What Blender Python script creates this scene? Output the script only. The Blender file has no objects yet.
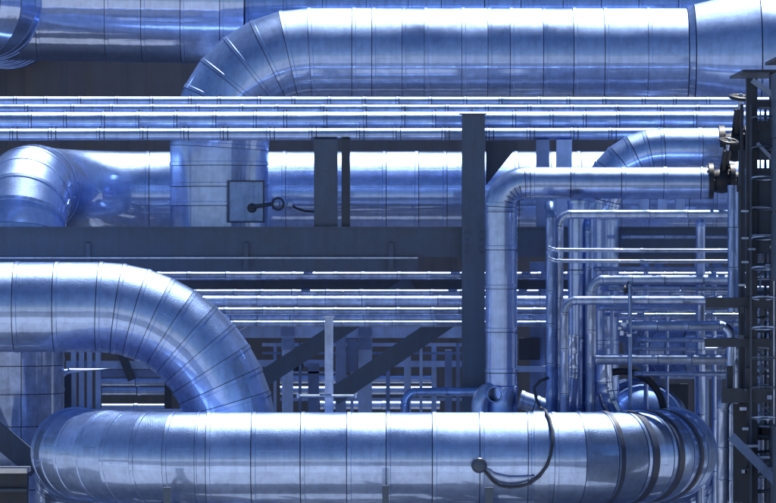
import bpy, math, random
from mathutils import Vector, Matrix
random.seed(7)
SC = bpy.context.scene
COL = SC.collection
PI = math.pi

# ------------------------------------------------------------------ camera, sky, sun, exposure
DIST, PPM, CZ = 60.0, 75.0, 5.0           # metres to the main pipe, photo pixels per metre there, camera height
cam_d = bpy.data.cameras.new('camera')
cam = bpy.data.objects.new('camera', cam_d)
COL.objects.link(cam)
cam.location = (0, -DIST, CZ)
cam.rotation_euler = (PI / 2, 0, 0)
cam_d.sensor_width = 36.0
cam_d.lens = 36.0 * DIST * PPM / 776.0
cam_d.clip_start = 0.5
cam_d.clip_end = 4000
SC.camera = cam

SUN_EL, SUN_AZ = math.radians(69), math.radians(22)   # azimuth from +Y (behind the pipes) towards +X
world = bpy.data.worlds.new('World')
SC.world = world
world.use_nodes = True
wn = world.node_tree.nodes
wl = world.node_tree.links
bg = wn['Background']
sky = wn.new('ShaderNodeTexSky')
sky.sky_type = 'NISHITA'
sky.sun_disc = False
sky.sun_elevation = SUN_EL
sky.sun_rotation = SUN_AZ
sky.altitude = 200
sky.air_density = 1.0
sky.dust_density = 0.15
sky.ozone_density = 6.0
wl.new(sky.outputs[0], bg.inputs[0])
bg.inputs[1].default_value = 0.052

sd = bpy.data.lights.new('sun', 'SUN')
sd.energy = 5.0
sd.angle = math.radians(0.53)
sd.color = (1.0, 0.96, 0.9)
sun = bpy.data.objects.new('sun', sd)
COL.objects.link(sun)
sun_dir = Vector((math.cos(SUN_EL) * math.sin(SUN_AZ), math.cos(SUN_EL) * math.cos(SUN_AZ), math.sin(SUN_EL)))
sun.rotation_euler = sun_dir.to_track_quat('Z', 'Y').to_euler()
sun.location = sun_dir * 80

vs = SC.view_settings
vs.view_transform = 'Standard'
vs.look = 'None'
vs.exposure = 0.8
vs.gamma = 1.0
vs.use_curve_mapping = False

# ------------------------------------------------------------------ pixel -> place
def fr(px, py, Y):
    s = (DIST + Y) / DIST / PPM
    return Vector(((px - 388.0) * s, Y, CZ + (251.5 - py) * s))
def S(Y):
    return (DIST + Y) / DIST / PPM

# ------------------------------------------------------------------ materials
MATS = {}
def new_mat(name):
    m = bpy.data.materials.new(name)
    m.use_nodes = True
    MATS[name] = m
    nt = m.node_tree
    return m, nt, nt.nodes['Principled BSDF']
def N(nt, t, **kw):
    n = nt.nodes.new(t)
    for k, v in kw.items():
        if k in n.inputs.keys():
            n.inputs[k].default_value = v
        else:
            setattr(n, k, v)
    return n
def ramp(nt, src, lo, hi, a, b):
    r = nt.nodes.new('ShaderNodeMapRange')
    r.inputs[1].default_value = lo
    r.inputs[2].default_value = hi
    r.inputs[3].default_value = a
    r.inputs[4].default_value = b
    nt.links.new(src, r.inputs[0])
    return r.outputs[0]

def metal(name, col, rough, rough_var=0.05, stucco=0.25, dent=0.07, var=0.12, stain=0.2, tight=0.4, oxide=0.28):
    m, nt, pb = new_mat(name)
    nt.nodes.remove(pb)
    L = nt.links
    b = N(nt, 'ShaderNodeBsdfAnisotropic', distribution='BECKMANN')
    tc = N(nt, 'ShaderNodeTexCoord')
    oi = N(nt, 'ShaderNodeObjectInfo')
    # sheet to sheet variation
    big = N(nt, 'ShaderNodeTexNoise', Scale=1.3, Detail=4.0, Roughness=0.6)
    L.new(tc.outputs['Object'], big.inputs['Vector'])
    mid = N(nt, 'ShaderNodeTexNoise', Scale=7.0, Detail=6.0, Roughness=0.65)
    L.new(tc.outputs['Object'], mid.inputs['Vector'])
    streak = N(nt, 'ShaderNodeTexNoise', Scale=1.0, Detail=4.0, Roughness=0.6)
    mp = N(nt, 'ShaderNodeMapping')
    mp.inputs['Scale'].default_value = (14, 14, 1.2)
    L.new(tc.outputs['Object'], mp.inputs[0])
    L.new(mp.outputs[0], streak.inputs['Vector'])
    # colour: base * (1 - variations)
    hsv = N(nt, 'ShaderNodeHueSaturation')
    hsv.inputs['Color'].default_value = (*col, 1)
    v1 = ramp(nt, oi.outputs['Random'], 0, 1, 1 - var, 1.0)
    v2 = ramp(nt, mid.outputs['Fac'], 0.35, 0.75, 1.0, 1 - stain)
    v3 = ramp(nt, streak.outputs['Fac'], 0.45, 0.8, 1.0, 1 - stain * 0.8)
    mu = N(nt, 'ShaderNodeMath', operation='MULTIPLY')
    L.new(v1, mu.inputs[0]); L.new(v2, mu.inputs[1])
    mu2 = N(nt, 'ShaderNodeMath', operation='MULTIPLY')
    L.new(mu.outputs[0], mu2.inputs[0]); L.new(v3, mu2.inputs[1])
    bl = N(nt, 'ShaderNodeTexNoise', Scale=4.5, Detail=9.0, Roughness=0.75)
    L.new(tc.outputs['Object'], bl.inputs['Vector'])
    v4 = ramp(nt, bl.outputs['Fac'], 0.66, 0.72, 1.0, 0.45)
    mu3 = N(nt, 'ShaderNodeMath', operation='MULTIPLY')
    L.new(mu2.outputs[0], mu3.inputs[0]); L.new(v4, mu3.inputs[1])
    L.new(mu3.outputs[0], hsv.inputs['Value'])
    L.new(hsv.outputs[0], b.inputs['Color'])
    r1 = ramp(nt, big.outputs['Fac'], 0.3, 0.7, rough - rough_var * 0.5, rough + rough_var * 0.5)
    r2 = ramp(nt, oi.outputs['Random'], 0, 1, -rough_var * 0.5, rough_var * 0.5)
    ad = N(nt, 'ShaderNodeMath', operation='ADD')
    L.new(r1, ad.inputs[0]); L.new(r2, ad.inputs[1])
    L.new(ad.outputs[0], b.inputs['Roughness'])
    # relief: embossed sheet grain and slow dents
    st = N(nt, 'ShaderNodeTexNoise', Scale=70.0, Detail=2.0, Roughness=0.5)
    L.new(tc.outputs['Object'], st.inputs['Vector'])
    dn = N(nt, 'ShaderNodeTexNoise', Scale=3.2, Detail=3.0, Roughness=0.45)
    L.new(tc.outputs['Object'], dn.inputs['Vector'])
    b1 = N(nt, 'ShaderNodeBump', Strength=stucco, Distance=0.004)
    L.new(st.outputs['Fac'], b1.inputs['Height'])
    b2 = N(nt, 'ShaderNodeBump', Strength=dent, Distance=0.03)
    L.new(dn.outputs['Fac'], b2.inputs['Height'])
    L.new(b1.outputs[0], b2.inputs['Normal'])
    L.new(b2.outputs[0], b.inputs['Normal'])
    # rolled sheet: a broad hazy lobe with a tighter one in it
    c = N(nt, 'ShaderNodeBsdfAnisotropic', distribution='BECKMANN')
    L.new(hsv.outputs[0], c.inputs['Color'])
    r3 = N(nt, 'ShaderNodeMath', operation='MULTIPLY')
    r3.inputs[1].default_value = 0.22
    L.new(ad.outputs[0], r3.inputs[0])
    L.new(r3.outputs[0], c.inputs['Roughness'])
    b3 = N(nt, 'ShaderNodeBump', Strength=dent, Distance=0.03)
    L.new(dn.outputs['Fac'], b3.inputs['Height'])
    L.new(b3.outputs[0], c.inputs['Normal'])
    ms = N(nt, 'ShaderNodeMixShader')
    ms.inputs[0].default_value = tight
    L.new(b.outputs[0], ms.inputs[1])
    L.new(c.outputs[0], ms.inputs[2])
    df = N(nt, 'ShaderNodeBsdfDiffuse')
    L.new(hsv.outputs[0], df.inputs['Color'])
    L.new(b1.outputs[0], df.inputs['Normal'])
    ms2 = N(nt, 'ShaderNodeMixShader')
    ms2.inputs[0].default_value = oxide
    L.new(ms.outputs[0], ms2.inputs[1])
    L.new(df.outputs[0], ms2.inputs[2])
    L.new(ms2.outputs[0], nt.nodes['Material Output'].inputs['Surface'])
    return m

def paint(name, col, rough=0.55, var=0.25, rust=0.0, scale=3.0, bump=0.15):
    m, nt, b = new_mat(name)
    L = nt.links
    tc = N(nt, 'ShaderNodeTexCoord')
    n1 = N(nt, 'ShaderNodeTexNoise', Scale=scale, Detail=7.0, Roughness=0.65)
    L.new(tc.outputs['Object'], n1.inputs['Vector'])
    mp = N(nt, 'ShaderNodeMapping')
    mp.inputs['Scale'].default_value = (9, 9, 0.8)
    L.new(tc.outputs['Object'], mp.inputs[0])
    n2 = N(nt, 'ShaderNodeTexNoise', Scale=1.0, Detail=5.0, Roughness=0.6)
    L.new(mp.outputs[0], n2.inputs['Vector'])
    v1 = ramp(nt, n1.outputs['Fac'], 0.3, 0.7, 1 - var, 1 + var)
    v2 = ramp(nt, n2.outputs['Fac'], 0.3, 0.75, 1 + var * 0.6, 1 - var * 0.6)
    mu = N(nt, 'ShaderNodeMath', operation='MULTIPLY')
    L.new(v1, mu.inputs[0]); L.new(v2, mu.inputs[1])
    hsv = N(nt, 'ShaderNodeHueSaturation')
    hsv.inputs['Color'].default_value = (*col, 1)
    L.new(mu.outputs[0], hsv.inputs['Value'])
    out = hsv.outputs[0]
    if rust:
        n3 = N(nt, 'ShaderNodeTexNoise', Scale=5.0, Detail=8.0, Roughness=0.7)
        L.new(tc.outputs['Object'], n3.inputs['Vector'])
        f = ramp(nt, n3.outputs['Fac'], 0.60, 0.72, 0.0, rust)
        mx = N(nt, 'ShaderNodeMix', data_type='RGBA')
        L.new(f, mx.inputs[0]); L.new(out, mx.inputs[6])
        mx.inputs[7].default_value = (0.045, 0.042, 0.05, 1)
        out = mx.outputs[2]
    L.new(out, b.inputs['Base Color'])
    r = ramp(nt, n1.outputs['Fac'], 0.3, 0.7, rough - 0.1, rough + 0.12)
    L.new(r, b.inputs['Roughness'])
    if bump:
        bp = N(nt, 'ShaderNodeBump', Strength=bump, Distance=0.004)
        n4 = N(nt, 'ShaderNodeTexNoise', Scale=40.0, Detail=3.0)
        L.new(tc.outputs['Object'], n4.inputs['Vector'])
        L.new(n4.outputs['Fac'], bp.inputs['Height'])
        L.new(bp.outputs[0], b.inputs['Normal'])
    return m

ALU = metal('aluminium_jacket', (0.385, 0.555, 0.975), 0.48, stucco=0.6, oxide=0.16, rough_var=0.10, stain=0.24, dent=0.09)
ALU_MATT = metal('matt_aluminium_jacket', (0.40, 0.565, 0.965), 0.50, tight=0.35, oxide=0.18, rough_var=0.10, stain=0.24, dent=0.09)
ALU_SHINY = metal('polished_jacket', (0.44, 0.59, 0.95), 0.44, stucco=0.1, dent=0.14, tight=0.55, oxide=0.08)
ALU_DULL = metal('weathered_jacket', (0.37, 0.50, 0.82), 0.52, stain=0.4)
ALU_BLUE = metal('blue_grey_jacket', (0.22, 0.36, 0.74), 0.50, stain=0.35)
GALV = metal('galvanised_steel', (0.44, 0.58, 0.90), 0.50, stain=0.35, oxide=0.3)
CORE = paint('dark_insulation', (0.03, 0.042, 0.085), 0.9, bump=0)
SLATE = paint('slate_painted_steel', (0.050, 0.082, 0.145), 0.55, var=0.2, rust=0.4)
DARK = paint('charcoal_painted_steel', (0.030, 0.044, 0.076), 0.6, var=0.25, rust=0.5)
LTBLUE = paint('light_blue_painted_steel', (0.30, 0.44, 0.76), 0.5, var=0.22)
MIDBLUE = paint('mid_blue_painted_steel', (0.13, 0.21, 0.43), 0.5, var=0.25)
SUNLIT_WHITE = paint('sunlit_white', (0.75, 0.77, 0.8), 0.5, var=0.1)
RUBBER = paint('black_rubber', (0.012, 0.019, 0.036), 0.5, var=0.2)
STRAP = paint('dark_shadow_ring', (0.032, 0.052, 0.115), 0.45, var=0.3)
CHAR = paint('charcoal_cladding', (0.066, 0.074, 0.098), 0.75, var=0.15)
CONC = paint('concrete', (0.54, 0.51, 0.48), 0.85, var=0.2)
ASPH = paint('asphalt', (0.055, 0.058, 0.068), 0.8, var=0.2, scale=0.8, bump=0.3)
GROUND = paint('gravel_yard', (0.39, 0.365, 0.345), 0.9, var=0.25, scale=0.4, bump=0.4)

# ------------------------------------------------------------------ mesh helpers
def link(o, parent=None):
    COL.objects.link(o)
    if parent is not None:
        o.parent = parent
    return o
def mesh_obj(name, verts, faces, mat, parent=None, smooth=None, origin=None):
    """one mesh object from world-space vertices; stored relative to its root's place"""
    root = parent
    while root is not None and root.parent is not None:
        root = root.parent
    off = root.location.copy() if root is not None else (origin or Vector((0, 0, 0)))
    me = bpy.data.meshes.new(name)
    me.from_pydata([tuple(Vector(v) - off) for v in verts], [], faces)
    me.materials.append(mat)
    if smooth:
        me.polygons.foreach_set('use_smooth', [True] * len(me.polygons))
        me.set_sharp_from_angle(angle=math.radians(smooth))
    me.update()
    o = bpy.data.objects.new(name, me)
    if root is None:
        o.location = off
    return link(o, parent)
def thing(name, label, cat, loc=(0, 0, 0), group=None):
    o = bpy.data.objects.new(name, None)
    o.empty_display_size = 0.1
    o.location = loc
    o['label'] = label
    o['category'] = cat
    if group:
        o['group'] = group
    return link(o)
def tag(o, label, cat, group=None):
    o['label'] = label
    o['category'] = cat
    if group:
        o['group'] = group
    return o
def structure(o):
    o['kind'] = 'structure'
    return o

class MB:
    def __init__(self):
        self.v, self.f = [], []
    def add(self, v, f):
        k = len(self.v)
        self.v += [Vector(p) for p in v]
        self.f += [tuple(i + k for i in q) for q in f]
        return self
    def box(self, lo, hi, bev=0.0):
        x0, y0, z0 = lo
        x1, y1, z1 = hi
        self.add([(x0, y0, z0), (x1, y0, z0), (x1, y1, z0), (x0, y1, z0), (x0, y0, z1), (x1, y0, z1), (x1, y1, z1), (x0, y1, z1)],
                 [(0, 3, 2, 1), (4, 5, 6, 7), (0, 1, 5, 4), (1, 2, 6, 5), (2, 3, 7, 6), (3, 0, 4, 7)])
        return self
    def prism(self, prof, a, b, up=Vector((0, 0, 1)), side=None):
        """profile (list of (s, t)) swept from a to b; s across, t along up"""
        a, b = Vector(a), Vector(b)
        d = (b - a).normalized()
        s = d.cross(up).normalized() if side is None else side
        t = s.cross(d).normalized()
        n = len(prof)
        v = [a + s * p + t * q for p, q in prof] + [b + s * p + t * q for p, q in prof]
        f = [(i, (i + 1) % n, n + (i + 1) % n, n + i) for i in range(n)]
        f += [tuple(range(n - 1, -1, -1)), tuple(range(n, 2 * n))]
        return self.add(v, f)
    def bar(self, a, b, w, h, up=Vector((0, 0, 1))):
        return self.prism([(-w / 2, -h / 2), (w / 2, -h / 2), (w / 2, h / 2), (-w / 2, h / 2)], a, b, up)
    def ibeam(self, a, b, w, h, tf=0.018, tw=0.012, up=Vector((0, 0, 1))):
        W, H, t = w / 2, h / 2, tw / 2
        return self.prism([(-W, -H), (W, -H), (W, -H + tf), (t, -H + tf), (t, H - tf), (W, H - tf), (W, H), (-W, H),
                           (-W, H - tf), (-t, H - tf), (-t, -H + tf), (-W, -H + tf)], a, b, up)
    def cyl(self, a, b, r, n=16, r2=None, caps=True):
        a, b = Vector(a), Vector(b)
        d = (b - a).normalized()
        u = d.orthogonal().normalized()
        w = d.cross(u)
        r2 = r if r2 is None else r2
        v = [a + (u * math.cos(2 * PI * i / n) + w * math.sin(2 * PI * i / n)) * r for i in range(n)]
        v += [b + (u * math.cos(2 * PI * i / n) + w * math.sin(2 * PI * i / n)) * r2 for i in range(n)]
        f = [(i, (i + 1) % n, n + (i + 1) % n, n + i) for i in range(n)]
        if caps:
            f += [tuple(range(n - 1, -1, -1)), tuple(range(n, 2 * n))]
        return self.add(v, f)
    def tube(self, pts, r, n=10, caps=True):
        P = [Vector(p) for p in pts]
        fr_ = frames(P)
        v, f = [], []
        for i, p in enumerate(P):
            u, w = fr_[i]
            v += [p + (u * math.cos(2 * PI * k / n) + w * math.sin(2 * PI * k / n)) * r for k in range(n)]
        for i in range(len(P) - 1):
            f += [(i * n + k, i * n + (k + 1) % n, (i + 1) * n + (k + 1) % n, (i + 1) * n + k) for k in range(n)]
        if caps:
            f += [tuple(range(n - 1, -1, -1)), tuple(range((len(P) - 1) * n, len(P) * n))]
        return self.add(v, f)
    def torus(self, c, axis, R, r, n=28, m=8):
        axis = Vector(axis).normalized()
        u = axis.orthogonal().normalized()
        w = axis.cross(u)
        v, f = [], []
        for i in range(n):
            e = u * math.cos(2 * PI * i / n) + w * math.sin(2 * PI * i / n)
            for k in range(m):
                v.append(Vector(c) + e * (R + r * math.cos(2 * PI * k / m)) + axis * (r * math.sin(2 * PI * k / m)))
        for i in range(n):
            for k in range(m):
                f.append((i * m + k, ((i + 1) % n) * m + k, ((i + 1) % n) * m + (k + 1) % m, i * m + (k + 1) % m))
        return self.add(v, f)
    def lathe(self, a, axis, prof, n=24):
        """prof: list of (distance along axis, radius)"""
        a, d = Vector(a), Vector(axis).normalized()
        u = d.orthogonal().normalized()
        w = d.cross(u)
        v, f = [], []
        for h, r in prof:
            v += [a + d * h + (u * math.cos(2 * PI * k / n) + w * math.sin(2 * PI * k / n)) * r for k in range(n)]
        for i in range(len(prof) - 1):
            f += [(i * n + k, i * n + (k + 1) % n, (i + 1) * n + (k + 1) % n, (i + 1) * n + k) for k in range(n)]
        f += [tuple(range(n - 1, -1, -1)), tuple(range((len(prof) - 1) * n, len(prof) * n))]
        return self.add(v, f)
    def build(self, name, mat, parent=None, smooth=None, origin=None):
        return mesh_obj(name, self.v, self.f, mat, parent, smooth, origin)

def frames(P):
    """per point (u, w) in the plane across the path"""
    D = [(P[i + 1] - P[i]).normalized() for i in range(len(P) - 1)]
    T = [D[0]] + [(D[i - 1] + D[i]).normalized() for i in range(1, len(D))] + [D[-1]]
    u = T[0].orthogonal().normalized()
    out = []
    for i, t in enumerate(T):
        u = (u - t * u.dot(t)).normalized()
        out.append((u.copy(), t.cross(u)))
    return out

# ------------------------------------------------------------------ jacketed pipes
def route(pts, bends, step, seams=None, jit=0.12):
    """corner points + fillets -> centre line points and the indices where one sheet ends and the next begins"""
    pts = [Vector(p) for p in pts]
    P, brk = [pts[0]], [0]
    cur = pts[0]
    def straight(a, b):
        L = (b - a).length
        if L < 1e-4:
            return
        if seams:
            ts = sorted(t for t in [((s - a).dot(b - a)) / L / L for s in seams] if 0.0 < t < 1.0 and (t * L > 0.06) and ((1 - t) * L > 0.06))
        else:
            n = max(1, int(round(L / step)))
            ts = [(k + random.uniform(-jit, jit)) / n for k in range(1, n)]
        for t in ts:
            P.append(a + (b - a) * t)
            brk.append(len(P) - 1)
        P.append(b)
    for i in range(1, len(pts)):
        if i < len(pts) - 1 and bends[i - 1]:
            R, n, gored = bends[i - 1]
            d0 = (pts[i] - pts[i - 1]).normalized()
            d1 = (pts[i + 1] - pts[i]).normalized()
            ang = d0.angle(d1)
            tl = R * math.tan(ang / 2)
            a = pts[i] - d0 * tl
            straight(cur, a)
            brk.append(len(P) - 1)
            axis = d0.cross(d1).normalized()
            c = a + (axis.cross(d0)).normalized() * R
            for k in range(1, n + 1):
                q = Matrix.Rotation(ang * k / n, 4, axis) @ (a - c) + c
                P.append(q)
                if gored and k < n:
                    brk.append(len(P) - 1)
            brk.append(len(P) - 1)
            cur = P[-1]
        else:
            straight(cur, pts[i])
            brk.append(len(P) - 1)
            cur = pts[i]
    return P, sorted(set(brk))

def sweep_rings(P):
    D = [(P[i + 1] - P[i]).normalized() for i in range(len(P) - 1)]
    n = len(P)
    Nn = [D[0]] + [(D[i - 1] + D[i]).normalized() for i in range(1, n - 1)] + [D[-1]]
    U = [None] * len(D)
    up = Vector((0, 0, 1)) if abs(D[0].z) < 0.9 else Vector((0, -1, 0))
    U[0] = (up - D[0] * up.dot(D[0])).normalized()
    for i in range(1, len(D)):
        U[i] = D[i - 1].rotation_difference(D[i]) @ U[i - 1]
        U[i] = (U[i] - D[i] * U[i].dot(D[i])).normalized()
    def ring(i, seg, r, off, m):
        d, u = D[seg], U[seg]
        w = d.cross(u)
        nn = Nn[i]
        out = []
        for k in range(m):
            q = (u * math.cos(2 * PI * k / m) + w * math.sin(2 * PI * k / m)) * (r[k] if isinstance(r, list) else r)
            t = -q.dot(nn) / d.dot(nn)
            out.append(P[i] + q + d * (t + off))
        return out
    return ring

def loft(rings):
    m = len(rings[0])
    v = [p for r in rings for p in r]
    f = []
    for i in range(len(rings) - 1):
        f += [(i * m + k, i * m + (k + 1) % m, (i + 1) * m + (k + 1) % m, (i + 1) * m + k) for k in range(m)]
    return v, f

def pipe(name, label, cat, pts, r, bends=(), step=0.5, mat=None, seg=40, gap=0.0055, lip=0.008, group=None, seams=None,
         jit=0.12, lap=True, part='jacket_section', core=True, ends=None, r_end=None, wobble=0.0):
    """an insulated pipe: each sheet of its jacket is a part, with an open joint and a swaged lip; r_end tapers the last run"""
    P, brk = route(pts, list(bends) + [None] * 9, step, seams, jit)
    lo = min(P, key=lambda p: p.z)
    root = thing(name, label, cat, lo - Vector((0, 0, r if lo.z > 0.5 else 0)), group)
    ring = sweep_rings(P)
    secs = []
    for a, b in zip(brk[:-1], brk[1:]):
        if a == b:
            continue
        L = (P[b] - P[a]).length
        g = gap * random.uniform(0.4, 1.25)
        lw = min(0.05, L * 0.2)
        dr = random.uniform(-wobble, wobble)
        rr = r + dr
        R = [ring(a, a, rr - 0.025, g, seg), ring(a, a, rr + lip, g, seg), ring(a, a, rr + lip, g + lw, seg), ring(a, a, rr, g + lw + 0.006, seg)]
        for i in range(a + 1, b):
            R.append(ring(i, i, rr, 0, seg))
        R += [ring(b, b - 1, rr, -g, seg), ring(b, b - 1, rr - 0.025, -g, seg)]
        v, f = loft(R)
        o = mesh_obj(part, v, f, mat, root, smooth=35)
        secs.append(o)
        if lap and L > 0.12 and r > 0.1 and b == a + 1:
            # longitudinal lap seam of the sheet: a thin standing strip, screwed
            d = (P[b] - P[a]).normalized()
            upv = Vector((0, 0, 1)) if abs(d.z) < 0.9 else Vector((0, -1, 0))
            sidev = d.cross(upv).normalized()
            if sidev.y > 0:
                sidev = -sidev
            upv = sidev.cross(d).normalized()
            if upv.z < 0:
                upv = -upv
            ang = random.choice([-0.12, 0.05, 0.2]) + random.uniform(-0.05, 0.05)
            m = MB()
            e = sidev * math.cos(ang) + upv * math.sin(ang)
            t_ = d.cross(e).normalized()
            a0 = P[a] + d * (lw + 0.02) + e * (rr + 0.001)
            b0 = P[b] - d * 0.03 + e * (rr + 0.001)
            if (b0 - a0).length > 0.1:
                m.bar(a0, b0, 0.012, 0.006, up=e)
                nsc = max(2, int((b0 - a0).length / 0.16))
                for k in range(nsc):
                    c = a0 + (b0 - a0) * ((k + 0.5) / nsc)
                    m.bar(c - d * 0.006, c + d * 0.006, 0.012, 0.02, up=e)
                m.build('lap_seam', mat, o)
    if core:
        R = []
        for i in range(len(P)):
            if i < len(P) - 1:
                R.append(ring(i, i, r - 0.018, 0, max(12, seg // 2)))
            else:
                R.append(ring(i, i - 1, r - 0.018, 0, max(12, seg // 2)))
        v, f = loft(R)
        m = len(R[0])
        f += [tuple(range(m - 1, -1, -1)), tuple(range((len(R) - 1) * m, len(R) * m))]
        mesh_obj('insulation_core', v, f, CORE, root, smooth=60)
    return root, P

def straps(root, P0, P1, xs_px, Y, r, w=0.02, lug=True, mat=None):
    """steel bands round a small horizontal pipe, each with a lug on top"""
    mat = mat or STRAP
    for px in xs_px:
        t = (fr(px, 0, Y).x - P0.x) / (P1.x - P0.x)
        if not 0 < t < 1:
            continue
        c = P0 + (P1 - P0) * t
        d = (P1 - P0).normalized()
        o = MB().lathe(c - d * w / 2, d, [(0, r - 0.004), (0.001, r + 0.006), (w - 0.001, r + 0.006), (w, r - 0.004)], 16).build('band', mat, root, smooth=40)
        if lug:
            MB().box((c.x - 0.008, c.y - 0.012, c.z + r), (c.x + 0.008, c.y + 0.012, c.z + r + 0.026)).build('lug', mat, o)

def valve(name, label, c, axis, wheel_axis, size, mat=None, wheel=True):
    mat = mat or DARK
    c, axis, wa = Vector(c), Vector(axis).normalized(), Vector(wheel_axis).normalized()
    s = size
    root = thing(name, label, 'valve', c - Vector((0, 0, s * 0.5)))
    MB().lathe(c - axis * s * 0.5, axis, [(0, s * 0.28), (s * 0.15, s * 0.30), (s * 0.3, s * 0.34), (s * 0.5, s * 0.38), (s * 0.7, s * 0.34), (s * 0.85, s * 0.30), (s, s * 0.28)], 20).build('body', mat, root, smooth=50)
    for q in (-0.42, 0.22):
        fl = MB().lathe(c + axis * s * q, axis, [(0, s * 0.5), (s * 0.01, s * 0.54), (s * 0.15, s * 0.54), (s * 0.16, s * 0.5)], 20).build('flange', mat, root, smooth=40)
        u = axis.orthogonal().normalized()
        for k in range(8):
            e = Matrix.Rotation(2 * PI * k / 8, 3, axis) @ u
            p = c + axis * s * (q + 0.06) + e * s * 0.42
            MB().cyl(p - axis * s * 0.11, p + axis * s * 0.11, s * 0.045, 6).build('bolt', mat, fl)
    st = MB().cyl(c + wa * s * 0.3, c + wa * s * 0.95, s * 0.13, 12).build('bonnet', mat, root, smooth=40)
    MB().cyl(c + wa * s * 0.95, c + wa * s * 1.35, s * 0.05, 8).build('stem', GALV, st, smooth=40)
    if wheel:
        m = MB().torus(c + wa * s * 1.25, wa, s * 0.26, s * 0.05, 24, 8)
        u = wa.orthogonal().normalized()
        for k in range(4):
            e = Matrix.Rotation(2 * PI * k / 4 + 0.3, 3, wa) @ u
            m.cyl(c + wa * s * 1.25, c + wa * s * 1.25 + e * s * 0.26, s * 0.035, 6)
        m.build('handwheel', mat, root, smooth=40)
    return root

# ================================================================== SETTING
g = MB().add([(-1500, -1500, 0), (1500, -1500, 0), (1500, 1500, 0), (-1500, 1500, 0)], [(0, 1, 2, 3)]).build('ground', GROUND)
structure(g)
for y0_, y1_, h_ in ((-7.2, -3.6, .12), (-24.0, -21.4, .12)):
    structure(MB().box((-90, y0_, 0.0), (90, y1_, h_)).build('pavement', CONC))
structure(MB().add([(-90, -21.4, .004), (90, -21.4, .004), (90, -7.2, .004), (-90, -7.2, .004)], [(0, 1, 2, 3)]).build('road', ASPH))

# dark hall that closes the view behind the pipes
YB = 14.0
hall = thing('process_hall', 'dark charcoal clad hall wall in shade behind all the pipes', 'building', (0, YB, 0))
MB().box((-16, YB + 0.06, 0), (16, YB + 7, 10.0)).build('wall', CHAR, hall)
for k in range(32):
    x = -16 + k * 1.0
    MB().add([(x + 0.02, YB + 0.055, 0), (x + 0.14, YB, 0), (x + 0.60, YB, 0), (x + 0.72, YB + 0.055, 0),
              (x + 0.02, YB + 0.055, 9.9), (x + 0.14, YB, 9.9), (x + 0.60, YB, 9.9), (x + 0.72, YB + 0.055, 9.9)],
             [(0, 1, 5, 4), (1, 2, 6, 5), (2, 3, 7, 6), (4, 5, 6, 7), (3, 2, 1, 0)]).build('cladding_panel', CHAR, hall)
MB().box((-16.3, YB - 0.15, 10.0), (16.3, YB + 7.3, 10.2)).build('roof', CHAR, hall)

# ================================================================== PIPE RACK (slate steel)
YR = 3.0
rack = thing('pipe_rack', 'slate painted steel pipe rack with long horizontal beam and tall columns', 'pipe rack', (0, YR, 0))
def ib(name, a, b, w, h, mat, parent, up=Vector((0, 0, 1)), tf=0.022):
    return MB().ibeam(a, b, w, h, tf=tf, up=up).build(name, mat, parent)
def box_px(name, x0, y0, x1, y1, Y, depth, mat, parent, origin=None):
    a, b = fr(x0, y1, Y), fr(x1, y0, Y)
    return MB().box((a.x, Y, a.z), (b.x, Y + depth, b.z)).build(name, mat, parent, origin=origin)

a = fr(-420, 243, YR); b = fr(1180, 243, YR)
box_px('beam', -420, 228.4, 1180, 257.0, YR, 0.24, SLATE, rack)
box_px('beam_flange', -420, 226.6, 1180, 228.4, YR - 0.03, 0.30, SLATE, rack)
box_px('lower_beam', -420, 258.6, 418, 271.5, YR + 0.10, 0.16, SLATE, rack)
MB().box((fr(-420, 0, YR).x, YR - 0.05, fr(0, 258.6, YR).z), (fr(418, 0, YR).x, YR + 0.30, fr(0, 257.2, YR).z)).build('flange', GALV, rack)
for px in (88, 391, 246):
    box_px('stiffener', px - 2.5, 243, px + 2.5, 271, YR - 0.035, 0.03, SLATE, rack)
# tall column
def column(x0, x1, y0, Y, depth, mat, parent, name='column', zbot=0.0):
    p, q = fr(x0, y0, Y), fr(x1, y0, Y)
    return MB().box((p.x, Y, zbot), (q.x, Y + depth, p.z)).build(name, mat, parent)
column(462, 485, 114, YR - 0.32, 0.28, SLATE, rack)
c0 = fr(473, 114, YR - 0.32)
MB().box((c0.x - 0.19, YR - 0.36, c0.z), (c0.x + 0.19, YR, c0.z + 0.012)).build('cap_plate', SLATE, rack)
for yy in (233, 240, 247, 253):
    for xx in (466, 481):
        p = fr(xx, yy, YR - .32)
        MB().cyl((p.x, YR - .345, p.z), (p.x, YR - .315, p.z), .018, 6).build('bolt', SLATE, rack)
# short posts standing on the beam and carrying the line pipes
for (x0, x1, mt) in ((314, 337.5, SLATE), (341.5, 350, DARK)):
    p, q = fr(x0, 139, YR + 0.03), fr(x1, 227, YR + 0.03)
    MB().box((p.x, YR + 0.03, q.z), (q.x, YR + 0.21, p.z)).build('post', mt, rack)
for (x0, x1, mt) in ((536.5, 549.5, MIDBLUE), (556.5, 572, LTBLUE)):
    p, q = fr(x0, 139.5, YR + 0.03), fr(x1, 227, YR + 0.03)
    MB().box((p.x, YR + 0.03, q.z), (q.x, YR + 0.21, p.z)).build('post', mt, rack)
# hidden columns outside the frame and arms under the line pipes
for px in (-160, 930):
    column(px, px + 22, 140, YR + 0.24, 0.24, SLATE, rack)
for px in (-150, 326, 474, 545, 565, 940):
    p = fr(px, 141.5, YR)
    MB().bar((p.x, YR + 0.22, p.z - 0.06), (p.x, YR + 1.3, p.z - 0.06), 0.12, 0.11).build('arm', SLATE, rack)
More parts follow.
